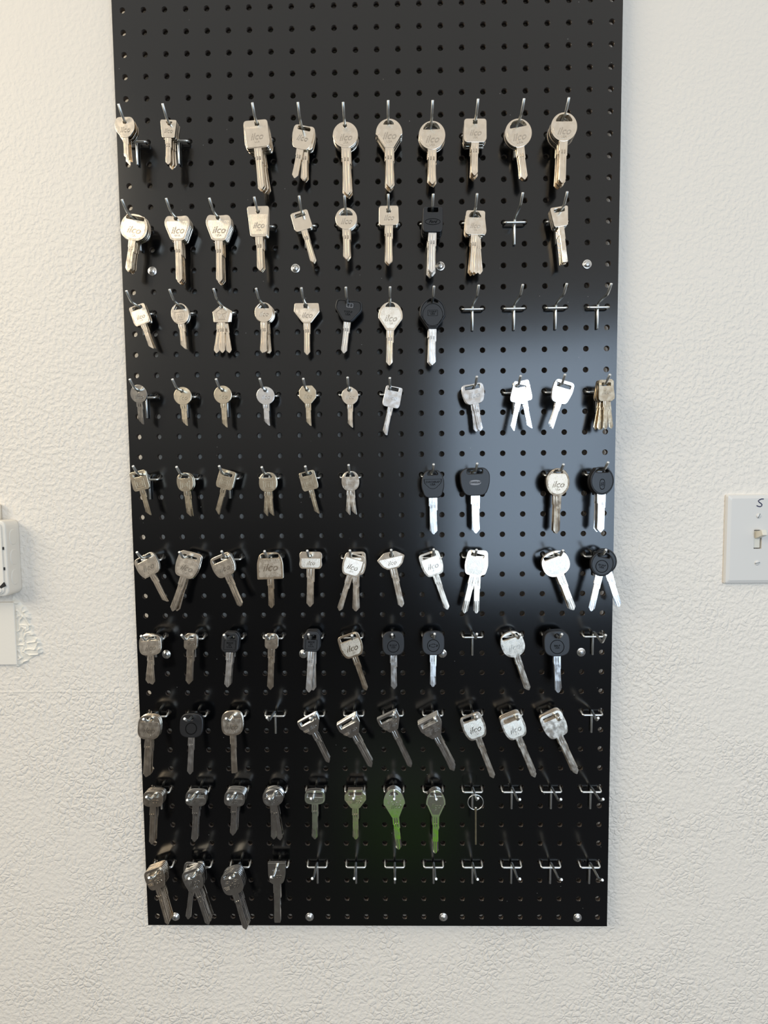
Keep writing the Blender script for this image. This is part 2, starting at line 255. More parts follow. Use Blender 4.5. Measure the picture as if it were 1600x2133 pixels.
TONES = {'nickel': ((0.86, 0.765, 0.64), 0.20), 'bright': ((0.84, 0.82, 0.80), 0.22), 'warm': ((0.78, 0.68, 0.52), 0.22),
         'dark': ((0.60, 0.56, 0.50), 0.16), 'brass': ((0.66, 0.55, 0.42), 0.20), 'steel': ((0.74, 0.72, 0.68), 0.13),
         'green': ((0.78, 0.75, 0.68), 0.10), 'black': ((0.82, 0.80, 0.77), 0.20)}
MET = {}
for k, (colr, ro) in TONES.items():
    tn = 'nickel' if k == 'black' else k
    MET[k] = (metal(k+'_key_metal', colr, ro), metal(k+'_key_ribbed', tuple(x*0.94 for x in colr), ro+0.08, ribs=0.32),
              metal(k+'_key_lettering', tuple(x*0.66 for x in colr), ro+0.06))
M_BLACK = plastic('black_key_plastic', (0.010, 0.010, 0.011), 0.42, 0.15)
M_BLACKT = plastic('black_plastic_lettering', (0.002, 0.002, 0.002), 0.75)
M_BLACKT.node_tree.nodes['Principled BSDF'].inputs['Specular IOR Level'].default_value = 0.15
M_LABEL = plastic('grey_oval_badge', (0.22, 0.22, 0.23), 0.4)
M_ZINC = metal('zinc_wire', (0.86, 0.88, 0.86), 0.32, var=0.04)
M_TIP = metal('cut_wire_end', (0.92, 0.93, 0.92), 0.55)
M_SCREW = metal('screw_zinc', (0.82, 0.82, 0.80), 0.24)
M_RECESS_SHADE = metal('screw_recess_shade', (0.30, 0.30, 0.29), 0.35)  # darker metal paints the shade of screw recesses that are not cut

# black lacquered hardboard
M_BOARD, t, b = nodes_mat('black_pegboard_lacquer')
b.inputs['Base Color'].default_value = (*BOARD_BASE, 1)
b.inputs['Roughness'].default_value = BOARD_ROUGH
b.inputs['Specular IOR Level'].default_value = 0.60
tcn = N(t, 'ShaderNodeTexCoord')
no = N(t, 'ShaderNodeTexNoise'); no.inputs['Scale'].default_value = 1500; no.inputs['Detail'].default_value = 2
mp = N(t, 'ShaderNodeMapping'); mp.inputs['Scale'].default_value = (1, 1, 1.3)
t.links.new(tcn.outputs['Object'], mp.inputs[0]); t.links.new(mp.outputs[0], no.inputs['Vector'])
bp = N(t, 'ShaderNodeBump'); bp.inputs['Strength'].default_value = BOARD_BUMP; bp.inputs['Distance'].default_value = 0.0004
t.links.new(no.outputs[0], bp.inputs['Height']); t.links.new(bp.outputs[0], b.inputs['Normal'])
# dust specks
vo = N(t, 'ShaderNodeTexVoronoi'); vo.inputs['Scale'].default_value = 55; vo.inputs['Randomness'].default_value = 1.0
t.links.new(tcn.outputs['Object'], vo.inputs['Vector'])
t.links.new(mixc(t, smooth(t, vo.outputs['Distance'], 0.018, 0.03, 0.35, 0.0), BOARD_BASE, (0.55, 0.53, 0.5)), b.inputs['Base Color'])
M_CORE, t, b = nodes_mat('hardboard_core')
b.inputs['Base Color'].default_value = (0.075, 0.055, 0.042, 1); b.inputs['Roughness'].default_value = 0.8

# painted textured wall
M_WALL, t, b = nodes_mat('painted_plaster')
b.inputs['Roughness'].default_value = 0.55
tcn = N(t, 'ShaderNodeTexCoord')
se = N(t, 'ShaderNodeSeparateXYZ'); t.links.new(tcn.outputs['Object'], se.inputs[0])
def noise(scale, detail, dist=0.0, rough=0.5):
    n = N(t, 'ShaderNodeTexNoise'); n.inputs['Scale'].default_value = scale
    n.inputs['Detail'].default_value = detail; n.inputs['Distortion'].default_value = dist; n.inputs['Roughness'].default_value = rough
    t.links.new(tcn.outputs['Object'], n.inputs['Vector']); return n.outputs[0]
fine = smooth(t, noise(190, 2, 0.15, 0.45), 0.36, 0.66)
warp = N(t, 'ShaderNodeTexNoise'); warp.inputs['Scale'].default_value = 60; warp.inputs['Detail'].default_value = 2
t.links.new(tcn.outputs['Object'], warp.inputs['Vector'])
va = N(t, 'ShaderNodeVectorMath', operation='MULTIPLY_ADD'); t.links.new(warp.outputs['Color'], va.inputs[0])
va.inputs[1].default_value = (0.012, 0.012, 0.012); t.links.new(tcn.outputs['Object'], va.inputs[2])
ve = N(t, 'ShaderNodeTexVoronoi', feature='DISTANCE_TO_EDGE'); ve.inputs['Scale'].default_value = 120
t.links.new(va.outputs[0], ve.inputs['Vector'])
flakes = mth(t, 'MULTIPLY', smooth(t, ve.outputs['Distance'], 0.0, 0.22), smooth(t, noise(22, 2), 0.40, 0.60, 0.25, 1.0))
big = noise(5, 2)
lower = smooth(t, se.outputs[2], -0.45, 0.15, 1.0, 0.08)       # the plaster texture is coarser low on the wall
hgt = mth(t, 'ADD', mth(t, 'MULTIPLY', mth(t, 'MULTIPLY', fine, 0.42), smooth(t, se.outputs[2], 0.25, 0.62, 1.0, 0.35)), mth(t, 'MULTIPLY', mth(t, 'MULTIPLY', flakes, 0.55), lower))
hgt = mth(t, 'MULTIPLY', hgt, smooth(t, big, 0.3, 0.6, 0.6, 1.0))
seam = mth(t, 'MULTIPLY', smooth(t, mth(t, 'ABSOLUTE', mth(t, 'ADD', se.outputs[2], 0.234)), 0.0, 0.0022, 0.25, 0.0),
           smooth(t, se.outputs[0], -0.36, -0.28, 1.0, 0.0))
hgt = mth(t, 'ADD', hgt, seam)
bp = N(t, 'ShaderNodeBump'); bp.inputs['Strength'].default_value = WALL_BUMP; bp.inputs['Distance'].default_value = 0.0022
t.links.new(hgt, bp.inputs['Height']); t.links.new(bp.outputs[0], b.inputs['Normal'])
t.links.new(mixc(t, noise(3, 3), (0.815, 0.748, 0.652), (0.85, 0.782, 0.688)), b.inputs['Base Color'])
M_WALL2 = plastic('thick_wall_paint', (0.85, 0.79, 0.68), 0.5, 0.25, 200)
M_PAINT = plastic('cream_painted_metal', (0.84, 0.785, 0.69), 0.45, 0.5, 240)
M_PLATE = plastic('white_switch_plastic', (0.72, 0.69, 0.64), 0.32)
M_TOGGLE = plastic('ivory_toggle', (0.72, 0.68, 0.58), 0.35)
M_DARK = plastic('dark_gap', (0.02, 0.018, 0.016), 0.8)
M_INK = plastic('navy_marker_ink', (0.03, 0.03, 0.075), 0.5)

# ---------------------------------------------------------------- helpers
def link_mesh(name, me, parent=None, mats=None):
    o = bpy.data.objects.new(name, me); COL.objects.link(o)
    if mats:
        for m in mats: me.materials.append(m)
    if parent: o.parent = parent
    return o
def tag(o, label=None, cat=None, group=None, kind=None):
    if label: o['label'] = label
    if cat: o['category'] = cat
    if group: o['group'] = group
    if kind: o['kind'] = kind
    return o
def empty(name, loc, rot=None):
    o = bpy.data.objects.new(name, None); COL.objects.link(o); o.location = loc
    o.empty_display_size = 0.01
    if rot: o.rotation_euler = rot
    return o
def V3(x, y, z):               # millimetres right, up, out -> local metres
    return Vector((x*MM, -z*MM, y*MM))
def fillet(pts, rad, n=6):
    out = [Vector(pts[0])]
    for a, b, c in zip(pts, pts[1:], pts[2:]):
        a, b, c = Vector(a), Vector(b), Vector(c)
        r = min(rad, (a-b).length*0.45, (c-b).length*0.45)
        p = b+(a-b).normalized()*r; q = b+(c-b).normalized()*r
        for i in range(n+1):
            s = i/n
            out.append(p*(1-s)**2+b*2*s*(1-s)+q*s*s)
    out.append(Vector(pts[-1])); return out
def tube(bm, pts, r, seg=12, cap_mat=0, mat=0):
    pts = [Vector(p) for p in pts]; rings = []
    nrm = None
    for i, p in enumerate(pts):
        d = (pts[min(i+1, len(pts)-1)]-pts[max(i-1, 0)]).normalized()
        if nrm is None:
            nrm = d.cross(Vector((0.3, 0.1, 1))) if abs(d.z) < 0.9 else d.cross(Vector((1, 0, 0)))
        nrm = (nrm-d*nrm.dot(d)).normalized(); bi = d.cross(nrm)
        rings.append([bm.verts.new(V3(*(p+(nrm*cos(2*pi*k/seg)+bi*sin(2*pi*k/seg))*r))) for k in range(seg)])
    for a, b in zip(rings, rings[1:]):
        for k in range(seg):
            f = bm.faces.new((a[k], a[(k+1) % seg], b[(k+1) % seg], b[k])); f.smooth = True; f.material_index = mat
    for rg, p, e in ((rings[0], pts[0], -1), (rings[-1], pts[-1], 1)):
        d = (pts[1]-pts[0]).normalized()*-1 if e < 0 else (pts[-1]-pts[-2]).normalized()
        inner = [bm.verts.new(v.co+(V3(*p)-v.co)*0.18+V3(*(d*r*0.16))) for v in rg]
        for k in range(seg):
            f = bm.faces.new((rg[k], rg[(k+1) % seg], inner[(k+1) % seg], inner[k])); f.smooth = True; f.material_index = cap_mat
        f = bm.faces.new(inner); f.material_index = cap_mat
def done(bm, name, mats, parent=None):
    bmesh.ops.recalc_face_normals(bm, faces=bm.faces)
    me = bpy.data.meshes.new(name); bm.to_mesh(me); bm.free()
    return link_mesh(name, me, parent, mats)
def rbox(bm, x0, x1, y0, y1, z0, z1, bev=0.4, seg=2, mat=0):
    vs = [bm.verts.new(V3(x, y, z)) for x in (x0, x1) for y in (y0, y1) for z in (z0, z1)]
    fs = []
    for q_ in ((0, 1, 3, 2), (4, 6, 7, 5), (0, 4, 5, 1), (2, 3, 7, 6), (0, 2, 6, 4), (1, 5, 7, 3)):
        f = bm.faces.new([vs[k] for k in q_]); f.material_index = mat; fs.append(f)
    if bev:
        es = list({e for f in fs for e in f.edges})
        bmesh.ops.bevel(bm, geom=es, offset=bev*MM, segments=seg, affect='EDGES', profile=0.6, material=mat)

# 2D outlines filled through a curve: outer contour, holes, thickness and edge bevel, one mesh
def extrude_outline(outer, holes, thick, bev, zc=0.0):
    cu = bpy.data.curves.new('tmp', 'CURVE'); cu.dimensions = '2D'; cu.fill_mode = 'BOTH'
    for pts in [outer]+holes:
        s = cu.splines.new('POLY'); s.points.add(len(pts)-1); s.use_cyclic_u = True
        for p, (x, y) in zip(s.points, pts): p.co = (x*MM, y*MM, 0, 1)
    cu.extrude = max(0.00001, (thick/2-bev)*MM); cu.bevel_depth = bev*MM; cu.bevel_resolution = 1; cu.offset = -bev*MM
    return curve_mesh(cu, zc)
def curve_mesh(cu, zc):
    o = bpy.data.objects.new('tmp', cu); COL.objects.link(o)
    dg = bpy.context.evaluated_depsgraph_get(); dg.update()
    me = bpy.data.meshes.new_from_object(o.evaluated_get(dg))
    bpy.data.objects.remove(o); bpy.data.curves.remove(cu)
    me.transform(Matrix(((1, 0, 0, 0), (0, 0, -1, -zc*MM), (0, 1, 0, 0), (0, 0, 0, 1))))
    me.materials.clear()
    return me
TXT = {}
def text_mesh(body, size, shear=0.0, bold=0.0, thick=0.24):
    key = (body, round(size, 2), shear)
    if key not in TXT:
        cu = bpy.data.curves.new('tmp', 'FONT'); cu.body = body; cu.size = size*MM; cu.shear = shear
        cu.align_x = 'CENTER'; cu.align_y = 'CENTER'; cu.extrude = thick/2*MM; cu.resolution_u = 2
        cu.offset = bold*size*MM; cu.space_line = 0.85
        TXT[key] = curve_mesh(cu, 0)
    return TXT[key]
def merge(bm, me, mat, x=0, y=0, z=0, ang=0, sx_=1, smooth_=False):
    n0 = len(bm.verts); f0 = len(bm.faces)
    bm.from_mesh(me)
    bm.verts.ensure_lookup_table(); bm.faces.ensure_lookup_table()
    M = Matrix.Translation(V3(x, y, z)) @ Matrix.Rotation(-ang, 4, 'Y') @ Matrix.Diagonal((sx_, 1, 1, 1))
    for v in bm.verts[n0:]: v.co = M @ v.co
    for f in bm.faces[f0:]: f.material_index = mat; f.smooth = smooth_

def superell(w, h, n, k=56, cy=0.0):
    out = []
    for i in range(k):
        a = 2*pi*i/k
        ca, sa = cos(a), sin(a)
        out.append((w/2*math.copysign(abs(ca)**(2/n), ca), cy+h/2*math.copysign(abs(sa)**(2/n), sa)))
    return out
def rpoly(pts, rad, n=5):
    out = []; m = len(pts)
    for i in range(m):
        a = Vector(pts[i-1]); b = Vector(pts[i]); c = Vector(pts[(i+1) % m])
        rr = rad[i] if isinstance(rad, (list, tuple)) else rad
        r = min(rr, (a-b).length*0.48, (c-b).length*0.48)
        p = b+(a-b).normalized()*r; q = b+(c-b).normalized()*r
        for k in range(n+1):
            s = k/n; v = p*(1-s)**2+b*2*s*(1-s)+q*s*s
            out.append((v.x, v.y))
    return out

# head outlines; u across (centre 0), v down from the top edge, both in mm; returned as (u, -v)
def outline(sh, w, h, nb):
    b = nb/2
    def S(pts, r): return rpoly([(u*w, -v*h) for u, v in pts], r)
    def neck(pts, frac):      # taper an ellipse's lower part into the neck
        out = []
        for u, y in pts:
            t_ = 0 if frac >= 1 else min(1, max(0, (-y/h-frac)/(1-frac)))
            lim = b+(w/2-b)*(1-t_)**0.75
            out.append((max(-lim, min(lim, u)), y))
        return out
    q = b/w
    if sh in ('circle', 'circleb'): return superell(w, h, 2.0, cy=-h/2)
    if sh == 'ovalw': return superell(w, h, 2.35, cy=-h/2)
    if sh == 'oval': return superell(w, h, 2.1, cy=-h/2)
    if sh == 'barrel': return superell(w, h, 3.3, cy=-h/2)
    if sh in ('rsq', 'rsqb'): return superell(w, h, 3.0, cy=-h/2)
    if sh == 'sqr': return S([(-.47, 0), (.47, 0), (.5, .62), (.36, 1), (-.36, 1), (-.5, .62)], [w*.2, w*.2, w*.2, w*.16, w*.16, w*.2])
    if sh in ('sq', 'sqb', 'sqplate'): return S([(-.48, 0), (.48, 0), (.5, .85), (.42, 1), (-.42, 1), (-.5, .85)], w*.13)
    if sh == 'roundtrap': return S([(-.47, 0), (.47, 0), (.5, .45), (.36, 1), (-.36, 1), (-.5, .45)], w*.2)
    if sh in ('trap', 'trapt'): return S([(-.5, 0), (.5, 0), (.38, .97), (-.38, .97)], w*.12)
    if sh == 'shield': return neck(rpoly([(-.36*w, 0), (.36*w, 0), (.5*w, -.22*h), (.5*w, -.6*h), (b+.6, -h), (-b-.6, -h), (-.5*w, -.6*h), (-.5*w, -.22*h)], w*.18), 1.1)
    if sh == 'heart': return S([(-.42, 0), (-.12, .035), (.12, .035), (.42, 0), (.52, .3), (.27, .96), (q, 1), (-q, 1), (-.27, .96), (-.52, .3)],
                               [w*.2, 3, 3, w*.2, w*.18, w*.06, .5, .5, w*.06, w*.18])
    if sh in ('yoke', 'yokeb'):
        return S([(-.46, 0), (.46, 0), (.5, .42), (.2, .93), (q, 1), (-q, 1), (-.2, .93), (-.5, .42)], w*(.12 if sh[-1] == 'b' else .05))
    if sh in ('tear', 'tearb', 'tearw'):
        pts = superell(w, h*.92 if sh != 'tearw' else h*.86, 2.0, cy=-(h*.92 if sh != 'tearw' else h*.86)/2)
        k = {'tear': .62, 'tearb': .62, 'tearw': .55}[sh]
        out = []
        hh = h
        for u, y in superell(w, h, 2.0, k=72, cy=-h/2):
            f = -y/h
            if f > k:
                s = (f-k)/(1-k); lim = (w/2*0.93)*(1-s)+b*s
                uu = math.copysign(lim, u) if abs(u) > 1e-6 else 0
                out.append((uu if abs(uu) < abs(u) or s > .35 else u, y))
            else: out.append((u, y))
        return out
    if sh == 'pent': return S([(0, 0), (.5, .42), (.36, 1), (-.36, 1), (-.5, .42)], w*.05)
    if sh == 'oct': return S([(-.28, 0), (.28, 0), (.5, .26), (.5, .66), (q, 1), (-q, 1), (-.5, .66), (-.5, .26)], w*.05)
    if sh == 'onion':
        return rpoly([(-.08*w, 0), (.08*w, 0), (.42*w, -.22*h), (.5*w, -.5*h), (.42*w, -.78*h), (.18*w, -h), (-.18*w, -h), (-.42*w, -.78*h), (-.5*w, -.5*h), (-.42*w, -.22*h)], w*.14)
    if sh == 'dome': return S([(-.36, 0), (.36, 0), (.5, .36), (.5, 1), (-.5, 1), (-.5, .36)], [w*.28, w*.28, w*.28, 1.5, 1.5, w*.28])
    if sh == 'wide': return S([(-.42, 0), (.42, 0), (.5, .2), (.46, .5), (.5, .8), (.42, 1), (-.42, 1), (-.5, .8), (-.46, .5), (-.5, .2)], w*.08)
    if sh == 'fan': return S([(-.2, 0), (.2, 0), (.5, .36), (.36, .8), (.2, 1), (-.2, 1), (-.36, .8), (-.5, .36)], w*.05)
    if sh in ('nar', 'narb'): return S([(-.3, 0), (.3, 0), (.5, .22), (.5, .85), (.36, 1), (-.36, 1), (-.5, .85), (-.5, .22)], w*.12)
    if sh == 'trapflat': return S([(-.5, 0), (.5, 0), (.5, .42), (.2, 1), (-.2, 1), (-.5, .42)], w*.06)
    if sh == 'hexs': return S([(-.34, 0), (.34, 0), (.34, .12), (.5, .3), (.5, .55), (.2, 1), (-.2, 1), (-.5, .55), (-.5, .3), (-.34, .12)], w*.04)
    if sh == 'ushape': return S([(-.5, 0), (.5, 0), (.48, .65), (.34, 1), (-.34, 1), (-.48, .65)], [.6, .6, w*.22, w*.22, w*.22, w*.22])
    if sh == 'shieldb': return S([(-.26, 0), (.26, 0), (.46, .26), (.5, .6), (.34, 1), (-.34, 1), (-.5, .6), (-.46, .26)], w*.18)
    if sh == 'potb': return S([(-.34, 0), (.34, 0), (.5, .2), (.49, .62), (.34, 1), (-.34, 1), (-.49, .62), (-.5, .2)], w*.17)
    raise ValueError(sh)

def hole_shape(kind, w, h, u0, v0):
    """u0, v0: where the wire passes; the key hangs with the hole's upper edge on the wire."""
    top = max(v0-1.75, 1.3)
    if kind in ('round', 'tri', 'roundb'):
        r = {'round': 2.3, 'tri': 2.6, 'roundb': 2.5}[kind]
        cu, cv = u0*0.8, top+r
        if kind == 'tri': return rpoly([(cu-4, -top), (cu+4, -top), (cu+1, -top-4.4), (cu-1, -top-4.4)], 0.7), top+4.5
        return [(cu+r*cos(2*pi*k/20), -cv+r*sin(2*pi*k/20)) for k in range(20)], top+2*r
    if kind == 'sqh':
        return rpoly([(u0*.8-2.5, -top), (u0*.8+2.5, -top), (u0*.8+2.5, -top-4.4), (u0*.8-2.5, -top-4.4)], 0.5), top+4.4
    if kind == 'none':
        return rpoly([(u0-2.2, -top), (u0+2.2, -top), (u0+2.2, -top-3.6), (u0-2.2, -top-3.6)], 1), top+3.6
    if kind in ('dee', 'deesmall'):
        ww = w*(.62 if kind == 'dee' else .4); hh = h*.24 if kind == 'dee' else 4.6
        hh = max(hh, 4.2)
        c_ = max(-w*.08, min(w*.08, u0*.4))
        if abs(u0-c_)+2 > ww/2: ww = 2*(abs(u0-c_)+2.2)
        return rpoly([(c_-ww*.28, -top), (c_+ww*.28, -top), (c_+ww/2, -top-hh*.75), (c_+ww/2, -top-hh), (c_-ww/2, -top-hh), (c_-ww/2, -top-hh*.75)],
                     [ww*.2, ww*.2, ww*.16, .8, .8, ww*.16]), top+hh
    ww = w*{'slot': .6, 'slotb': .5, 'slotw': .68, 'slotx': .74}[kind]; hh = {'slot': 4.0, 'slotb': 4.6, 'slotw': 4.6, 'slotx': 5.0}[kind]
    c_ = 0
    if abs(u0)+2 > ww/2: c_ = math.copysign(min(abs(u0)+2.1-ww/2, w*.44-ww/2), u0)
    return rpoly([(c_-ww/2, -top), (c_+ww/2, -top), (c_+ww/2, -top-hh), (c_-ww/2, -top-hh)], 1.3 if kind != 'slotx' else .7), top+hh

def ring_strip(outer_pts, k):
    m = len(outer_pts); cxx = sum(p[0] for p in outer_pts)/m; cyy = sum(p[1] for p in outer_pts)/m
    return [(cxx+(x-cxx)*k, cyy+(y-cyy)*k) for x, y in outer_pts]

def head_mesh(spec):
    (R, c_, sh, L, ang, w, h, bw, n, hole, mat, dec, ts, dl, u0, v0, z0) = spec
    black = mat == 'black'
    T_ = 5.0 if black else 2.0
    out = outline(sh, w, h, bw)
    hp, hb = hole_shape(hole, w, h, u0, v0)
    off = lambda pts: [(x-u0, y+v0) for x, y in pts]
    bm = bmesh.new()
    merge(bm, extrude_outline(off(out), [off(hp)], T_, 1.1 if black else 0.28), 0, smooth_=False)
    zf = T_/2
    X = -u0
    def Y(v): return v0-v
    if dec in ('ilcoA', 'ilcoM') and h > 17:
        top = hb+0.9
        sc = ring_strip(out, 0.84)
        pan = []
        for x, y in sc:
            pan.append((x, min(y, -top)))
        # drop repeats
        p2 = [p for i, p in enumerate(pan) if i == 0 or (abs(p[0]-pan[i-1][0])+abs(p[1]-pan[i-1][1])) > 0.05]
        if len(p2) > 4 and (max(p[1] for p in p2)-min(p[1] for p in p2)) > 3:
            merge(bm, extrude_outline(off(p2), [], 0.2, 0.08), 1, z=zf+0.05)
    if sh == 'sqplate':
        merge(bm, extrude_outline(off(rpoly([(-w*.46, -h*.3), (w*.46, -h*.3), (w*.42, -h*.97), (-w*.42, -h*.97)], 2)), [], 0.5, 0.2), 0, z=zf+0.1)
        zf += .2
    zt = zf+0.2
    body = (h-hb)
    def ilco(sz, v, u=0.0): merge(bm, text_mesh('ilco', sz, 0.35, 0.012), 2, X+u, Y(v), zt)
    if dec in ('ilcoA',):
        sz = min(w*.36, body*.52)
        mid = hb+body*.5
        ilco(sz, mid)
        if h > 24:
            merge(bm, text_mesh('USA', sz*.33), 2, X, Y(mid+sz*.55), zt)
    elif dec == 'ilcoM':
        ilco(w*.4, hb+body*.45)
        merge(bm, text_mesh('MADE IN U.S.A.', 2.6), 2, X, Y(hb+2.3), zt)
        merge(bm, text_mesh('Y152   B59', 3.0), 2, X, Y(h-3.2), zt)
    elif dec == 'ilcoL':
        sz = min(w*.34, body*.46); v = hb+body*.5
        ilco(sz, v, w*.06)
        for k in range(3):
            merge(bm, extrude_outline([(-w*.42+k*.9, -.18), (-w*.16, -.18), (-w*.16, .18), (-w*.42+k*.9, .18)], [], .2, .04), 2, X, Y(v-sz*.05+k*sz*.17), zt-.1)
        if h > 22:
            for s in (-1, 1):
                o1 = superell(w*.23, 2.5, 2.4, 24); o2 = superell(w*.23-.7, 1.8, 2.4, 24)
                merge(bm, extrude_outline(o1, [o2], .2, .04), 2, X+s*w*.2, Y(v-sz*.62), zt-.1)
    elif dec in ('ilcos', 'ilco'):
        ilco(w*.36, hb+body*.42)
    elif dec.startswith('box'):
        s = w*.28; cv = hb+body*.5
        o1 = rpoly([(-s, -s), (s, -s), (s, s), (-s, s)], .4); o2 = rpoly([(-s+.5, -s+.5), (s-.5, -s+.5), (s-.5, s-.5), (-s+.5, s-.5)], .3)
        merge(bm, extrude_outline(o1, [o2], .25, .05), 2, X-.6, Y(cv), zt-.1)
        s *= .6
        o1 = rpoly([(-s, -s), (s, -s), (s, s), (-s, s)], .3); o2 = rpoly([(-s+.5, -s+.5), (s-.5, -s+.5), (s-.5, s-.5), (-s+.5, s-.5)], .2)
        merge(bm, extrude_outline(o1, [o2], .25, .05), 2, X-.6, Y(cv), zt-.1)
        merge(bm, text_mesh(dec[3:], s*1.5), 2, X-.6, Y(cv), zt)
    elif dec == 'star':
        for k in range(5):
            a = pi/2+2*pi*k/5
            d = Vector((cos(a), sin(a))); e = Vector((-d.y, d.x))*.28
            pts = [tuple(d*.3-e), tuple(d*w*.27-e*.6), tuple(d*w*.27+e*.6), tuple(d*.3+e)]
            merge(bm, extrude_outline(pts, [], .22, .04), 2, X, Y(h*.55), zt-.1)
        o1 = [(w*.34*cos(pi/2+2*pi*k/5), w*.34*sin(pi/2+2*pi*k/5)) for k in range(5)]
        merge(bm, extrude_outline(o1, [ring_strip(o1, .9)], .22, .04), 2, X, Y(h*.55), zt-.1)
    elif dec == 'oval':
        o1 = superell(w*.74, 7.2, 2, 40); o2 = superell(w*.74-1.0, 6.2, 2, 40)
        merge(bm, extrude_outline(o1, [o2], .4, .1), 1, X, Y(h*.6), zf+.1)
        merge(bm, text_mesh('Ford', 4.6, 0.4, 0.01), 1, X, Y(h*.6), zt)
    elif dec in ('Y157', 'Y159', 'DWO4', 'DW05', 'B110', 'B102', 'B86', 'MADE', 'vert', 'bow', 'ring'):
        pass
    if black and dec != 'oval':
        zt = zf+.14
        def ring(r, cv, wd=.7, rx=None):
            o1 = superell((rx or r)*2, r*2, 2, 40); o2 = superell((rx or r)*2-2*wd, r*2-2*wd, 2, 40)
            merge(bm, extrude_outline(o1, [o2], .4, .12), 1, X, Y(cv), zf+.1)
        def txt(s, sz, v, a=0): merge(bm, text_mesh(s, sz, 0, .01), 1, X, Y(v), zt, ang=a)
        if dec == 'Y157':
            txt('Y157-P\nUSA', 3.4, h*.62)
            o1 = rpoly([(-4, -2.6), (4, -2.6), (4, 2.6), (-4, 2.6)], 1.2); o2 = rpoly([(-3.3, -1.9), (3.3, -1.9), (3.3, 1.9), (-3.3, 1.9)], .9)
            merge(bm, extrude_outline(o1, [o2], .4, .1), 3, X+1.2, Y(6.8), zf+.1)
            merge(bm, extrude_outline(rpoly([(-.3, -2), (.3, -2), (.3, 2), (-.3, 2)], .1), [], .4, .1), 3, X+1.2, Y(6.8), zf+.1)
        elif dec == 'Y159':
            ring(h*.36, h*.56, .5, w*.38)
            o1 = rpoly([(-6, -3.4), (6, -3.4), (6, 3.4), (-6, 3.4)], .8)
            txt('Y159-P\nUSA', 2.9, h*.5)
            merge(bm, extrude_outline(o1, [ring_strip(o1, .93)], .3, .08), 1, X, Y(h*.5), zf+.1)
        elif dec == 'DWO4':
            o1 = rpoly([(-w*.38, 0), (w*.38, 0), (w*.36, -5), (w*.1, -12), (-w*.1, -12), (-w*.36, -5)], [.5, .5, 3, 4, 4, 3])
            merge(bm, extrude_outline(o1, [ring_strip(o1, .93)], .4, .1), 1, X, Y(h*.33), zf+.1)
            txt('DWO4RAP\nUSA', 3.5, h*.48)
        elif dec == 'DW05':
            merge(bm, extrude_outline(superell(14, 6.4, 2.3, 40), [], .5, .15), 3, X, Y(h*.53), zf+.1)
            merge(bm, text_mesh('DW05AP', 3.3, 0, .02), 1, X, Y(h*.53), zt+.25)
        elif dec == 'vert':
            o1 = superell(6.4, 13, 2.6, 40)
            merge(bm, extrude_outline(o1, [ring_strip(o1, .86)], .4, .1), 1, X, Y(h*.62), zf+.1)
            txt('ilco\nUSA', 2.9, h*.62, pi/2)
        elif dec in ('B110', 'B102', 'B86'):
            cv = h*(.62 if dec != 'B110' else .6)
            ring(w*.27, cv, .8)
            txt(dec+'-P\nUSA', 3.1, cv)
        elif dec == 'ring': ring(w*.25, h*.62, 1.2)
        elif dec == 'bow':
            ring(w*.27, h*.6, .8)
            bt = [(-5.6, -1.4), (-5, 1.2), (-2, 1.2), (-1.6, 2.2), (2.2, 2.2), (1.8, 1.2), (5.4, 1.2), (4.9, -1.4), (1.6, -1.4), (1.2, -2.2), (-2.2, -2.2), (-1.8, -1.4)]
            merge(bm, extrude_outline(bt, [ring_strip(bt, .78)], .4, .08), 1, X, Y(h*.6), zf+.1)
        elif dec == 'MADE':
            o1 = rpoly([(-w*.34, -6), (w*.34, -6), (w*.34, 6), (-w*.34, 6)], .8)
            merge(bm, extrude_outline(o1, [ring_strip(o1, .93)], .3, .08), 1, X, Y(h*.64), zf+.1)
            txt('MADE\nIN\nU.S.A.', 3.0, h*.64)
        if sh in ('yokeb', 'tearb', 'circleb'):
            merge(bm, extrude_outline(off(ring_strip(out, .9)), [off(ring_strip(out, .86)) ], .3, .1), 1, z=zf+.02)
    mats = ([M_BLACK, M_BLACKT, M_BLACKT, M_LABEL] if black else list(MET[mat]))
    me = bpy.data.meshes.new('head'); bm.to_mesh(me); bm.free()
    for m in mats: me.materials.append(m)
    return me

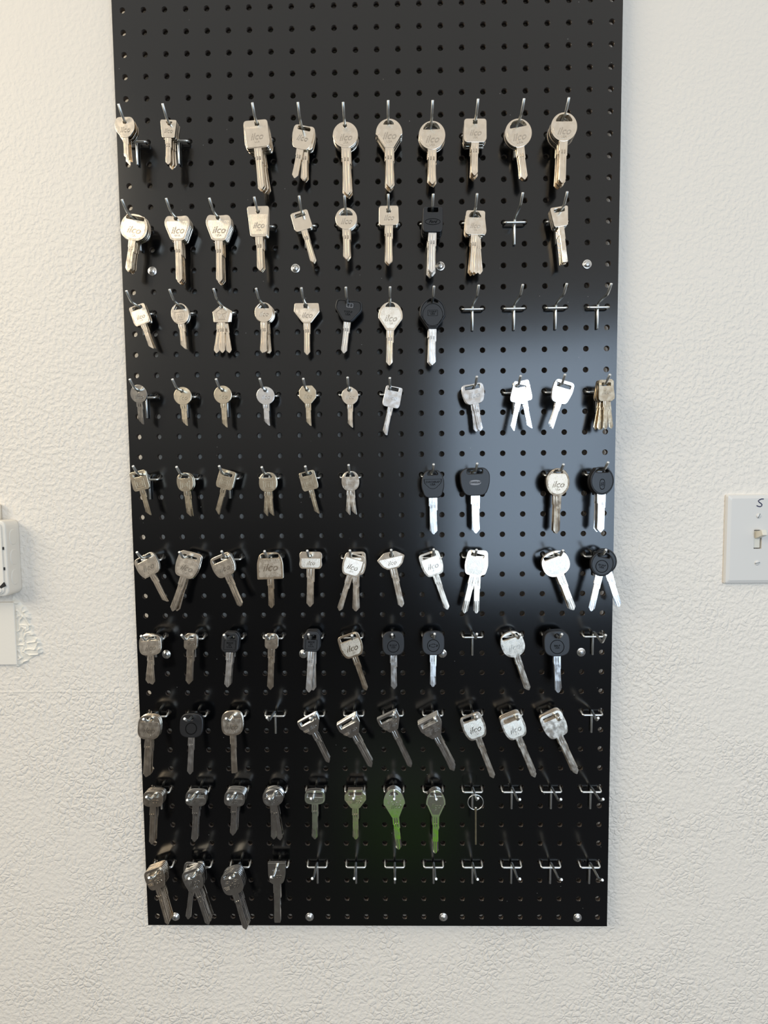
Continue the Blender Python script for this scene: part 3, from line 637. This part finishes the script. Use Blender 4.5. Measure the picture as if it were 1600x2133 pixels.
def blade_mesh(spec):
    (R, c_, sh, L, ang, w, h, bw, n, hole, mat, dec, ts, dl, u0, v0, z0) = spec
    bm = bmesh.new()
    B = bw/2
    v_top = h-(2.2 if mat != 'black' else 3)
    if sh in ('circle', 'ovalw', 'oval', 'circleb', 'tear', 'tearb'): v_top = h-3.2
    # cross-section (fraction across, depth out of the face)
    grooved = ts not in ('flat', 'round')
    if grooved:
        cs = [(-1, .1), (-.93, .55), (-.86, .85), (-.52, .85), (-.46, .45), (-.22, .45), (-.16, .85), (.1, .85), (.14, .35), (.42, .35), (.48, .8), (.9, .8), (.96, .5), (1, .1)]
    else:
        cs = [(-1, .2), (-.95, .6), (-.84, .92), (.84, .92), (.95, .6), (1, .2)]
    cut = ts == 'cut'
    sh_l = h+(L-h)*(.22 if not cut else .16); sh_r = h+(L-h)*(.34 if not cut else .28)
    def wid(side, v):
        s = sh_l if side < 0 else sh_r
        base = B
        if sh in ('circle', 'circleb', 'ovalw', 'sq') and v < h+.6: base = B*1.12
        return base if v < s else B*.84
    def tip(f):
        if ts == 'v': return L-max(0, abs(f*B*.84)-.5)*1.15
        if ts == 'cut': return L-max(0, (B*.84-f*B*.84))*1.05+0 if f < .72 else L-(f-.72)*B*1.6
        if ts == 'round': return L-(1-math.sqrt(max(0, 1-min(1, abs(f))**2.5)))*B*.9
        return L-(.4 if abs(f) > .9 else 0)
    vs_ = sorted({v_top, h+.6, h+.75, sh_l-.05, sh_l+.35, sh_r-.05, sh_r+.35, (sh_r+L)/2})
    rows = []
    def depth(v, z): return z if (v > h+2.5 or not grooved) else max(z, .1 if z < .2 else .8) if v < h+1.2 else z
    for side in (1, -1):
        pr = None
        for v in vs_+[None]:
            row = []
            for f, z in cs:
                vv = v if v is not None else tip(f)
                if v is not None: vv = min(v, tip(f)-.3) if v > sh_r+.5 else v
                zz = depth(vv, z)
                if v is None: zz = min(zz, .35)
                wv = wid(f, vv)
                row.append(bm.verts.new(V3(f*wv-u0, v0-vv, zz*side)))
            if pr:
                for k in range(len(cs)-1):
                    bm.faces.new((pr[k], pr[k+1], row[k+1], row[k]))
            pr = row; rows.append(row)
    nR = len(vs_)+1
    A, Bk = rows[:nR], rows[nR:]
    for r in range(nR-1):
        for k in (0, -1):
            bm.faces.new((A[r][k], A[r+1][k], Bk[r+1][k], Bk[r][k]))
    for r in (0, nR-1):
        for k in range(len(cs)-1):
            bm.faces.new((A[r][k], A[r][k+1], Bk[r][k+1], Bk[r][k]))
    bmesh.ops.recalc_face_normals(bm, faces=bm.faces)
    # milled pocket marks under the head
    if grooved and not cut:
        for s in (-1, 1):
            rb = s*B*.3-u0
            rbox(bm, rb-.55, rb+.55, v0-(sh_l+2.6), v0-(sh_l-1.2), .3, .93, .12, 1, mat=1)
    me = bpy.data.meshes.new('blade'); bm.to_mesh(me); bm.free()
    for m in (MET[mat][0], MET[mat][2]): me.materials.append(m)
    return me

# ---------------------------------------------------------------- the wall
ROWS = ['top', 'second', 'third', 'fourth', 'fifth', 'sixth', 'seventh', 'eighth', 'ninth', 'bottom']
ORD = ['first', 'second', 'third', 'fourth', 'fifth', 'sixth', 'seventh', 'eighth', 'ninth', 'tenth', 'eleventh', 'twelfth']
WZ = -17.0                     # wall plane, behind the board
ctr = W(0, 0, 0)
bm = bmesh.new()
rbox(bm, -1200, 1200, -1400, 1300, WZ-100, WZ, 0)
wall = done(bm, 'wall_back', [M_WALL]); wall.location = ctr; wall['kind'] = 'structure'

# ---------------------------------------------------------------- pegboard
def px_(i): return (i-11.5)*P
def py_(r): return (18-r)*P
bm = bmesh.new()
HR = 3.25; TH = 4.8
r0, r1 = -8, 39
xs = {}
def vert(cache, x, y, z):
    k = (round(x, 3), round(y, 3), round(z, 3))
    if k not in cache: cache[k] = bm.verts.new(V3(x, y, z))
    return cache[k]
cache = {}
for i in range(24):
    for r in range(r0, r1+1):
        X0, Y0 = px_(i), py_(r)
        sq = []
        for k in range(16):
            a = 2*pi*k/16+pi/16*0
            m = max(abs(cos(a)), abs(sin(a)))
            sq.append((X0+P/2*cos(a)/m, Y0+P/2*sin(a)/m))
        ci = [(X0+HR*cos(2*pi*k/16), Y0+HR*sin(2*pi*k/16)) for k in range(16)]
        cb = [(X0+(HR+.25)*cos(2*pi*k/16), Y0+(HR+.25)*sin(2*pi*k/16)) for k in range(16)]
        for zf, flip in ((0, 0), (-TH, 1)):
            for k in range(16):
                k2 = (k+1) % 16
                f = bm.faces.new([vert(cache, *sq[k], zf), vert(cache, *sq[k2], zf), vert(cache, *cb[k2], zf), vert(cache, *cb[k], zf)])
        for k in range(16):
            k2 = (k+1) % 16
            bm.faces.new([vert(cache, *cb[k], 0), vert(cache, *cb[k2], 0), vert(cache, *ci[k2], -.3), vert(cache, *ci[k], -.3)])
            f = bm.faces.new([vert(cache, *ci[k], -.3), vert(cache, *ci[k2], -.3), vert(cache, *cb[k2], -TH), vert(cache, *cb[k], -TH)])
            f.material_index = 1; f.smooth = True
xa, xb, ya, yb = px_(-.5), px_(23.5), py_(39.5), py_(-8.5)
es = [e for e in bm.edges if len(e.link_faces) == 1]
rim = {}
for e in list(es):
    if e.verts[0].co.y > -1e-6 and abs(e.verts[0].co.y) < 1e-6:
        v1, v2 = e.verts
        w1 = vert(cache, v1.co.x/MM, v1.co.z/MM, -TH); w2 = vert(cache, v2.co.x/MM, v2.co.z/MM, -TH)
        try: bm.faces.new((v1, v2, w2, w1)).material_index = 1
        except ValueError: pass
board = done(bm, 'pegboard', [M_BOARD, M_CORE]); board.location = ctr
tag(board, 'tall glossy black perforated pegboard mounted on the textured white wall', 'pegboard')

# mounting screws
def make_screw():
    root = empty('mounting_screw', ctr)
    bm = bmesh.new()
    prof = [(0, 2.9), (1.2, 2.9), (2.6, 2.55), (3.6, 1.8), (4.1, .95), (4.9, .9), (5.5, .7), (5.7, .25), (5.6, 0.02), (2.2, 0.0), (2.0, -5), (2.0, WZ), (0, WZ)]
    rings = []
    for r, z in prof:
        rings.append([bm.verts.new(V3(r*cos(2*pi*k/28), r*sin(2*pi*k/28), z)) for k in range(28)] if r else [bm.verts.new(V3(0, 0, z))])
    for a, b in zip(rings, rings[1:]):
        for k in range(28):
            k2 = (k+1) % 28
            q_ = [a[k % len(a)], a[k2 % len(a)], b[k2 % len(b)], b[k % len(b)]]
            q_ = list(dict.fromkeys(q_))
            f = bm.faces.new(q_); f.smooth = True
    done(bm, 'screw_head', [M_SCREW], root)
    bm = bmesh.new()
    rbox(bm, -2.1, 2.1, -.45, .45, 1.9, 2.96, .12, 1); rbox(bm, -.45, .45, -2.1, 2.1, 1.9, 2.97, .12, 1)
    done(bm, 'cross_recess_shade', [M_RECESS_SHADE], root)  # dark cross sits proud of the head, standing for a shaded recess
    return root
scr = make_screw()
place = ['far left', 'second from left', 'third from left', 'far right']
k_ = 0
for r, nm in ((6, 'between the second and third hook rows'), (25, 'under the seventh hook row'), (39, 'along the bottom edge')):
    for j, i in enumerate((1, 8, 15, 22)):
        o = scr if k_ == 0 else scr.copy()
        if k_:
            COL.objects.link(o)
            for ch in scr.children:
                c2 = ch.copy(); COL.objects.link(c2); c2.parent = o
        o.location = W(px_(i)+random.uniform(-1, 1), py_(r)+random.uniform(-.6, .6), 0); o.rotation_euler = (0, random.uniform(0, 1.5), 0)
        tag(o, 'silver cross-head screw %s, %s of four' % (nm, place[j]), 'screw', 'screws holding the pegboard')
        k_ += 1

# ---------------------------------------------------------------- hooks
def arm_pts(R, c_, z):
    dx, dy = HOOKS[(R, c_)]
    by = 3.0+(dy-11.4)*.45
    if (R, c_) == (6, 11): by = -3.0
    if z <= 30: return px_(2*c_+.5)+dx*z/40, py_(4*R)+3+(by-3)*(z-8)/22
    t_ = (z-30)/9.96
    return px_(2*c_+.5)+dx*z/40, py_(4*R)+by+(dy-by)*t_
pr = [(-12.7, 5, -8), (-12.7, 1, -4), (-12.7, -1, 1), (-12.4, -3.2, 5.6), (12.4, -3.2, 5.6), (12.7, -1, 1), (12.7, 1, -4), (12.7, 5, -8)]
bm = bmesh.new(); tube(bm, fillet(pr, 3.4), 1.35)
prong0 = done(bm, 'prongs', [M_ZINC]); prong_me = prong0.data; bpy.data.objects.remove(prong0)
NK = {(s[0], s[1]): s for s in KEYS}
SHAPE = {'circle': 'round', 'circleb': 'round', 'shield': 'shield-shaped', 'trap': 'tapered', 'trapt': 'tall tapered', 'sqplate': 'stepped square', 'roundtrap': 'rounded trapezoid',
         'tearw': 'pear-shaped', 'tear': 'teardrop', 'tearb': 'teardrop', 'sq': 'square', 'sqb': 'square', 'ovalw': 'oval', 'oval': 'oval', 'heart': 'heart-shaped',
         'pent': 'five-sided', 'yoke': 'wide flared', 'yokeb': 'wide flared', 'oct': 'eight-sided', 'onion': 'pointed round', 'shieldb': 'shield-shaped', 'potb': 'wide rounded',
         'sqr': 'rounded square', 'dome': 'arched', 'wide': 'wide oblong', 'fan': 'wide fan-shaped', 'barrel': 'barrel-shaped', 'nar': 'small narrow', 'narb': 'narrow',
         'rsq': 'rounded', 'rsqb': 'rounded', 'trapflat': 'angular', 'hexs': 'hexagonal', 'ushape': 'flat-topped'}
TONE = {'nickel': 'nickel', 'bright': 'bright silver', 'warm': 'pale brass', 'dark': 'dark shiny', 'brass': 'bronze-toned', 'steel': 'steel-grey', 'green': 'green-tinged', 'black': 'black plastic'}
for (R, c_) in sorted(HOOKS):
    cols = sorted(cc for (rr, cc) in HOOKS if rr == R)
    nth = ORD[cols.index(c_)]
    root = empty('pegboard_hook', W(px_(2*c_+.5), py_(4*R), 0))
    pm = bpy.data.objects.new('prongs', prong_me); COL.objects.link(pm); pm.parent = root
    ox, oy = px_(2*c_+.5), py_(4*R)
    pts = [(0, -27.5, 2.0), (0, -4, 2.3), (0, 1.8, 3.6)]
    for z in (9, 30, 40):
        a, b_ = arm_pts(R, c_, z); pts.append((a-ox, b_-oy, z))
    bm = bmesh.new(); tube(bm, fillet(pts, 3.0), 1.55, 14, cap_mat=1)
    done(bm, 'arm', [M_ZINC, M_TIP], root)
    s = NK.get((R, c_))
    if (R, c_) == (8, 8): what = 'carrying a ring-topped pin key'
    elif s is None: what = 'empty'
    else: what = 'holding %s-headed %s' % (SHAPE[s[2]], 'key' if s[8] == 1 else 'keys')
    if (R, c_) == (6, 11): what = 'with arm bent sideways'
    tag(root, 'zinc wire pegboard hook %s, %s from left in the %s row' % (what, nth, ROWS[R]), 'hook', 'wire hooks on the pegboard')

# ---------------------------------------------------------------- keys
FRONT = ['frontmost', 'second from front', 'third from front', 'fourth from front', 'fifth from front', 'sixth from front', 'seventh from front']
for s in KEYS:
    (R, c_, sh, L, ang, w, h, bw, n, hole, mat, dec, ts, dl, u0, v0, z0) = s
    hm = head_mesh(s); bl = blade_mesh(s)
    cols = sorted(cc for (rr, cc) in HOOKS if rr == R)
    nth = ORD[cols.index(c_)]
    step = 5.15 if mat == 'black' else {(0, 0): 4.5, (0, 1): 2.8}.get((R, c_), 2.15)
    rnd = random.Random(R*31+c_)
    for k in range(n):
        z = z0-step*k
        ax, ay = arm_pts(R, c_, z)
        a = ang+(dl[k-1] if k else 0)
        tx = TILT.get((R, c_), TILT.get(R, (0, 0)))
        root = empty('key', W(ax, ay, z), (radians(tx[0]+rnd.uniform(-.5, .5)), -radians(a), radians(tx[1]+rnd.uniform(-.6, .6))))
        root.rotation_mode = 'XYZ'
        ho = bpy.data.objects.new('head', hm); COL.objects.link(ho); ho.parent = root
        bo = bpy.data.objects.new('blade', bl); COL.objects.link(bo); bo.parent = root
        if mat == 'black': bo['label'] = 'silver metal key blade'
        elif mat == 'green': bo['label'] = 'grooved blade mirroring green'
        where = '%s hook, %s row' % (nth, ROWS[R])
        if n > 1: lab = '%s key with %s head, %s on %s' % (TONE[mat], SHAPE[sh], FRONT[k], where)
        else: lab = 'single %s key with %s head on %s' % (TONE[mat], SHAPE[sh], where)
        tag(root, lab, 'key', ('%s-headed keys on the %s' % (SHAPE[sh], where)) if n > 1 else 'keys hanging alone on their hooks')

# the pin key on its ring: ninth row, ninth hook
ax, ay = arm_pts(8, 8, 24)
root = empty('pin_key', W(ax, ay, 24), (radians(-1), 0, 0))
bm = bmesh.new()
RR = 9.6
ring = [(RR*sin(2*pi*k/40), 1.6-RR+RR*cos(2*pi*k/40)-.0, .0) for k in range(40)]
vr = []
for k in range(40):
    a = 2*pi*k/40; cx_, cy_ = RR*sin(a), -RR+RR*cos(a)+2.4
    vr.append([bm.verts.new(V3(cx_+.62*cos(t_)*sin(a), cy_+.62*cos(t_)*cos(a), .62*sin(t_))) for t_ in [2*pi*j/8 for j in range(8)]])
for k in range(40):
    for j in range(8):
        f = bm.faces.new((vr[k][j], vr[k][(j+1) % 8], vr[(k+1) % 40][(j+1) % 8], vr[(k+1) % 40][j])); f.smooth = True
done(bm, 'split_ring', [M_ZINC], root)
bm = bmesh.new()
yb_ = -2*RR+2.4
rbox(bm, -1.25, 1.05, yb_-44, yb_+3.5, -.9+.9, .9+.9, .5, 2)
rbox(bm, -1.6, 1.4, yb_-1.5, yb_+4.2, 0-.2, 2.0, .6, 2)
done(bm, 'pin', [MET['brass'][0]], root)
tag(root, 'slim bronze pin key hanging from a thin silver ring, ninth row', 'key')

# ---------------------------------------------------------------- light switch
root = empty('light_switch', W(493, -36, WZ))
bm = bmesh.new()
hw, hh = 39.5, 57.5
lv = [(hw, hh, 0), (hw, hh, 2.2), (hw-1.2, hh-1.2, 4.2), (hw-5, hh-5, 5.6)]
rr = []
for a, b_, z in lv:
    rr.append([bm.verts.new(V3(x, y, z)) for x, y in rpoly([(-a, -b_), (a, -b_), (a, b_), (-a, b_)], 2.2, 3)])
for a, b_ in zip(rr, rr[1:]):
    for k in range(len(a)):
        bm.faces.new((a[k], a[(k+1) % len(a)], b_[(k+1) % len(a)], b_[k]))
# face with the rectangular toggle opening
op = [bm.verts.new(V3(x, y, 5.6)) for x, y in rpoly([(-5, -12), (5, -12), (5, 12), (-5, 12)], .4, 3)]
opb = [bm.verts.new(V3(v.co.x/MM, v.co.z/MM, 1.5)) for v in op]
m = len(op)
for k in range(m):
    k2 = (k+1) % m
    bm.faces.new((rr[-1][k], rr[-1][k2], op[k2], op[k]))
    bm.faces.new((op[k], op[k2], opb[k2], opb[k]))
plate = done(bm, 'switch_plate', [M_PLATE], root)
bm = bmesh.new(); rbox(bm, -5, 5, -12, 12, .5, 1.6, 0); done(bm, 'gap', [M_DARK], root)
bm = bmesh.new(); rbox(bm, -4.2, 3.6, -11, 11, 1.5, 4.6, .5); done(bm, 'bezel', [M_TOGGLE], root)
bm = bmesh.new()
rbox(bm, -3.2, 3.0, -1, 6.5, 0, 15, .9, 3)
tg = done(bm, 'toggle', [M_TOGGLE], root); tg.location = V3(0, 1.5, 4); tg.rotation_euler = (radians(-24), 0, 0)
for y_, an in ((30.2, 1.15), (-30.2, .2)):
    bm = bmesh.new()
    prof = [(0, 1.2), (2.2, 1.1), (3.1, .5), (3.3, 0)]
    rings = [[bm.verts.new(V3(r*cos(2*pi*k/20), r*sin(2*pi*k/20), z+5.5)) for k in range(20)] if r else [bm.verts.new(V3(0, 0, z+5.5))] for r, z in prof]
    for a, b_ in zip(rings, rings[1:]):
        for k in range(20):
            q_ = list(dict.fromkeys([a[k % len(a)], a[(k+1) % len(a)], b_[(k+1) % 20], b_[k]]))
            bm.faces.new(q_).smooth = True
    rbox(bm, -3.0, 3.0, -.4, .4, 6.2, 6.74, 0, mat=1)
    so = done(bm, 'screw', [M_PLATE, M_RECESS_SHADE], root); so.location = V3(0, y_, 0); so.rotation_euler = (0, -an, 0)
# hand-drawn S
spts = [(5.2, 6.3), (2.6, 6.4), (-.3, 5.2), (-1.6, 3.9), (-.4, 2.3), (1.8, .8), (3.2, -.7), (2.9, -2.4), (1.0, -3.4), (-1.4, -3.0), (-3.6, -1.9)]
bm = bmesh.new()
vl = []
for i, p in enumerate(spts):
    a = Vector(spts[max(0, i-1)]); b_ = Vector(spts[min(len(spts)-1, i+1)]); d = (b_-a).normalized(); nn = Vector((-d.y, d.x))*.72
    vl.append((bm.verts.new(V3(p[0]+nn.x, p[1]+nn.y, 5.72)), bm.verts.new(V3(p[0]-nn.x, p[1]-nn.y, 5.72))))
for a, b_ in zip(vl, vl[1:]): bm.faces.new((a[0], a[1], b_[1], b_[0]))
ink = done(bm, 'marker_letter', [M_INK], root); ink.location = V3(.5, 45.2, 0); ink['label'] = 'letter S in dark marker'
tag(root, 'white toggle light switch plate marked S, on the wall right of the pegboard', 'light switch')

# ---------------------------------------------------------------- outlet box and raceway at the left
root = empty('surface_box', W(-505, -50, WZ))
bm = bmesh.new()
rb = rpoly([(-50, -49), (41.5, -49), (41.5, 48), (-50, 48)], 9, 6)
merge(bm, extrude_outline([(x, y) for x, y in rb], [], 23, 1.6), 0, z=11.5)
for f in bm.faces: f.smooth = False
done(bm, 'box_body', [M_PAINT], root)
bm = bmesh.new()
merge(bm, extrude_outline(rpoly([(-49, -46.5), (37, -46.5), (37, 46), (-49, 46)], 8, 6), [], 2.0, .7), 0, z=23.6)
done(bm, 'cover_plate', [M_PAINT], root)
for y_ in (26, 0, -26):
    bm = bmesh.new()
    pts = superell(13, 21, 2.2, 30)
    a = [bm.verts.new(V3(41.3, y+y_, x+11.5)) for x, y in pts]; b_ = [bm.verts.new(V3(42.2, y*.9+y_, x*.86+11.5)) for x, y in pts]
    for k in range(30): bm.faces.new((a[k], a[(k+1) % 30], b_[(k+1) % 30], b_[k])).smooth = True
    bm.faces.new(b_)
    done(bm, 'knockout', [M_PAINT], root)
for y_ in (13, -13):
    bm = bmesh.new(); rbox(bm, 37.0, 38.6, y_-2.2, y_+1.5, 21.9, 24.0, .3); done(bm, 'gap', [M_DARK], root)
bm = bmesh.new(); tube(bm, [(31, -41, 23), (31, -41, 25.6)], 3.6, 16); done(bm, 'screw', [M_PAINT], root)
bm = bmesh.new()
tri = [(30.5, -37), (37, -30.5), (39, -35.5), (33.5, -38.5)]
a = [bm.verts.new(V3(x, y, 24.9)) for x, y in tri]; b_ = [bm.verts.new(V3(x, y, 23.5)) for x, y in tri]
bm.faces.new(a)
for k in range(4): bm.faces.new((a[k], a[(k+1) % 4], b_[(k+1) % 4], b_[k]))
done(bm, 'broken_corner', [M_DARK], root)
tag(root, 'cream-painted surface box with oval knockouts at the photo\'s left edge', 'electrical box')

bm = bmesh.new(); rbox(bm, -70, 31.0, -42, 42, -2, 4.2, 1.2, 3)
o = done(bm, 'blank_cover', [M_PAINT]); o.location = W(-504, -153.5, WZ)
tag(o, 'flat cream-painted blank cover plate directly under the surface box', 'cover plate')
bm = bmesh.new(); tube(bm, [(0, -5, 7), (0, 17, 7)], 9, 20)
o = done(bm, 'conduit', [M_PAINT]); o.location = W(-492, 0, WZ)
tag(o, 'short cream-painted conduit stub on top of the surface box', 'conduit stub')

# lumpy plaster repair beside the cover plate
bm = bmesh.new()
from mathutils import noise as mn
nx, ny = 84, 150
g = []
for j in range(ny+1):
    row = []
    for i in range(nx+1):
        x = -476+52*i/nx; y = -104-96*j/ny
        v = j/ny
        reach = (13+24*v+9*mn.noise(Vector((y*.07, 1.7, 0)))+3*mn.noise(Vector((y*.3, 4.7, 0))))*min(1, v*6)*min(1, (1-v)*5)
        d = reach-(x+474)
        e = max(0, min(1, d/5)); e = e*e*(3-2*e)
        cl = mn.noise(Vector((x*.09, y*.07, 3.1)))
        fold = mn.noise(Vector((x*.16+5+cl*2, y*.11, .7)))
        rid = max(0, 1-abs(fold)*5.5)
        hgt_ = -.4+e*(1.2+2.2*max(0, cl+.2)+1.9*rid*rid*(3-2*rid)+.25*mn.noise(Vector((x*.7, y*.7, 0))))
        row.append(bm.verts.new(V3(x, y, hgt_)))
    g.append(row)
for j in range(ny):
    for i in range(nx):
        bm.faces.new((g[j][i], g[j][i+1], g[j+1][i+1], g[j+1][i])).smooth = True
o = done(bm, 'plaster_patch', [M_WALL2]); o.location = W(0, 0, WZ)
tag(o, 'lumpy rough plaster repair on the wall right of the blank cover plate', 'plaster patch')
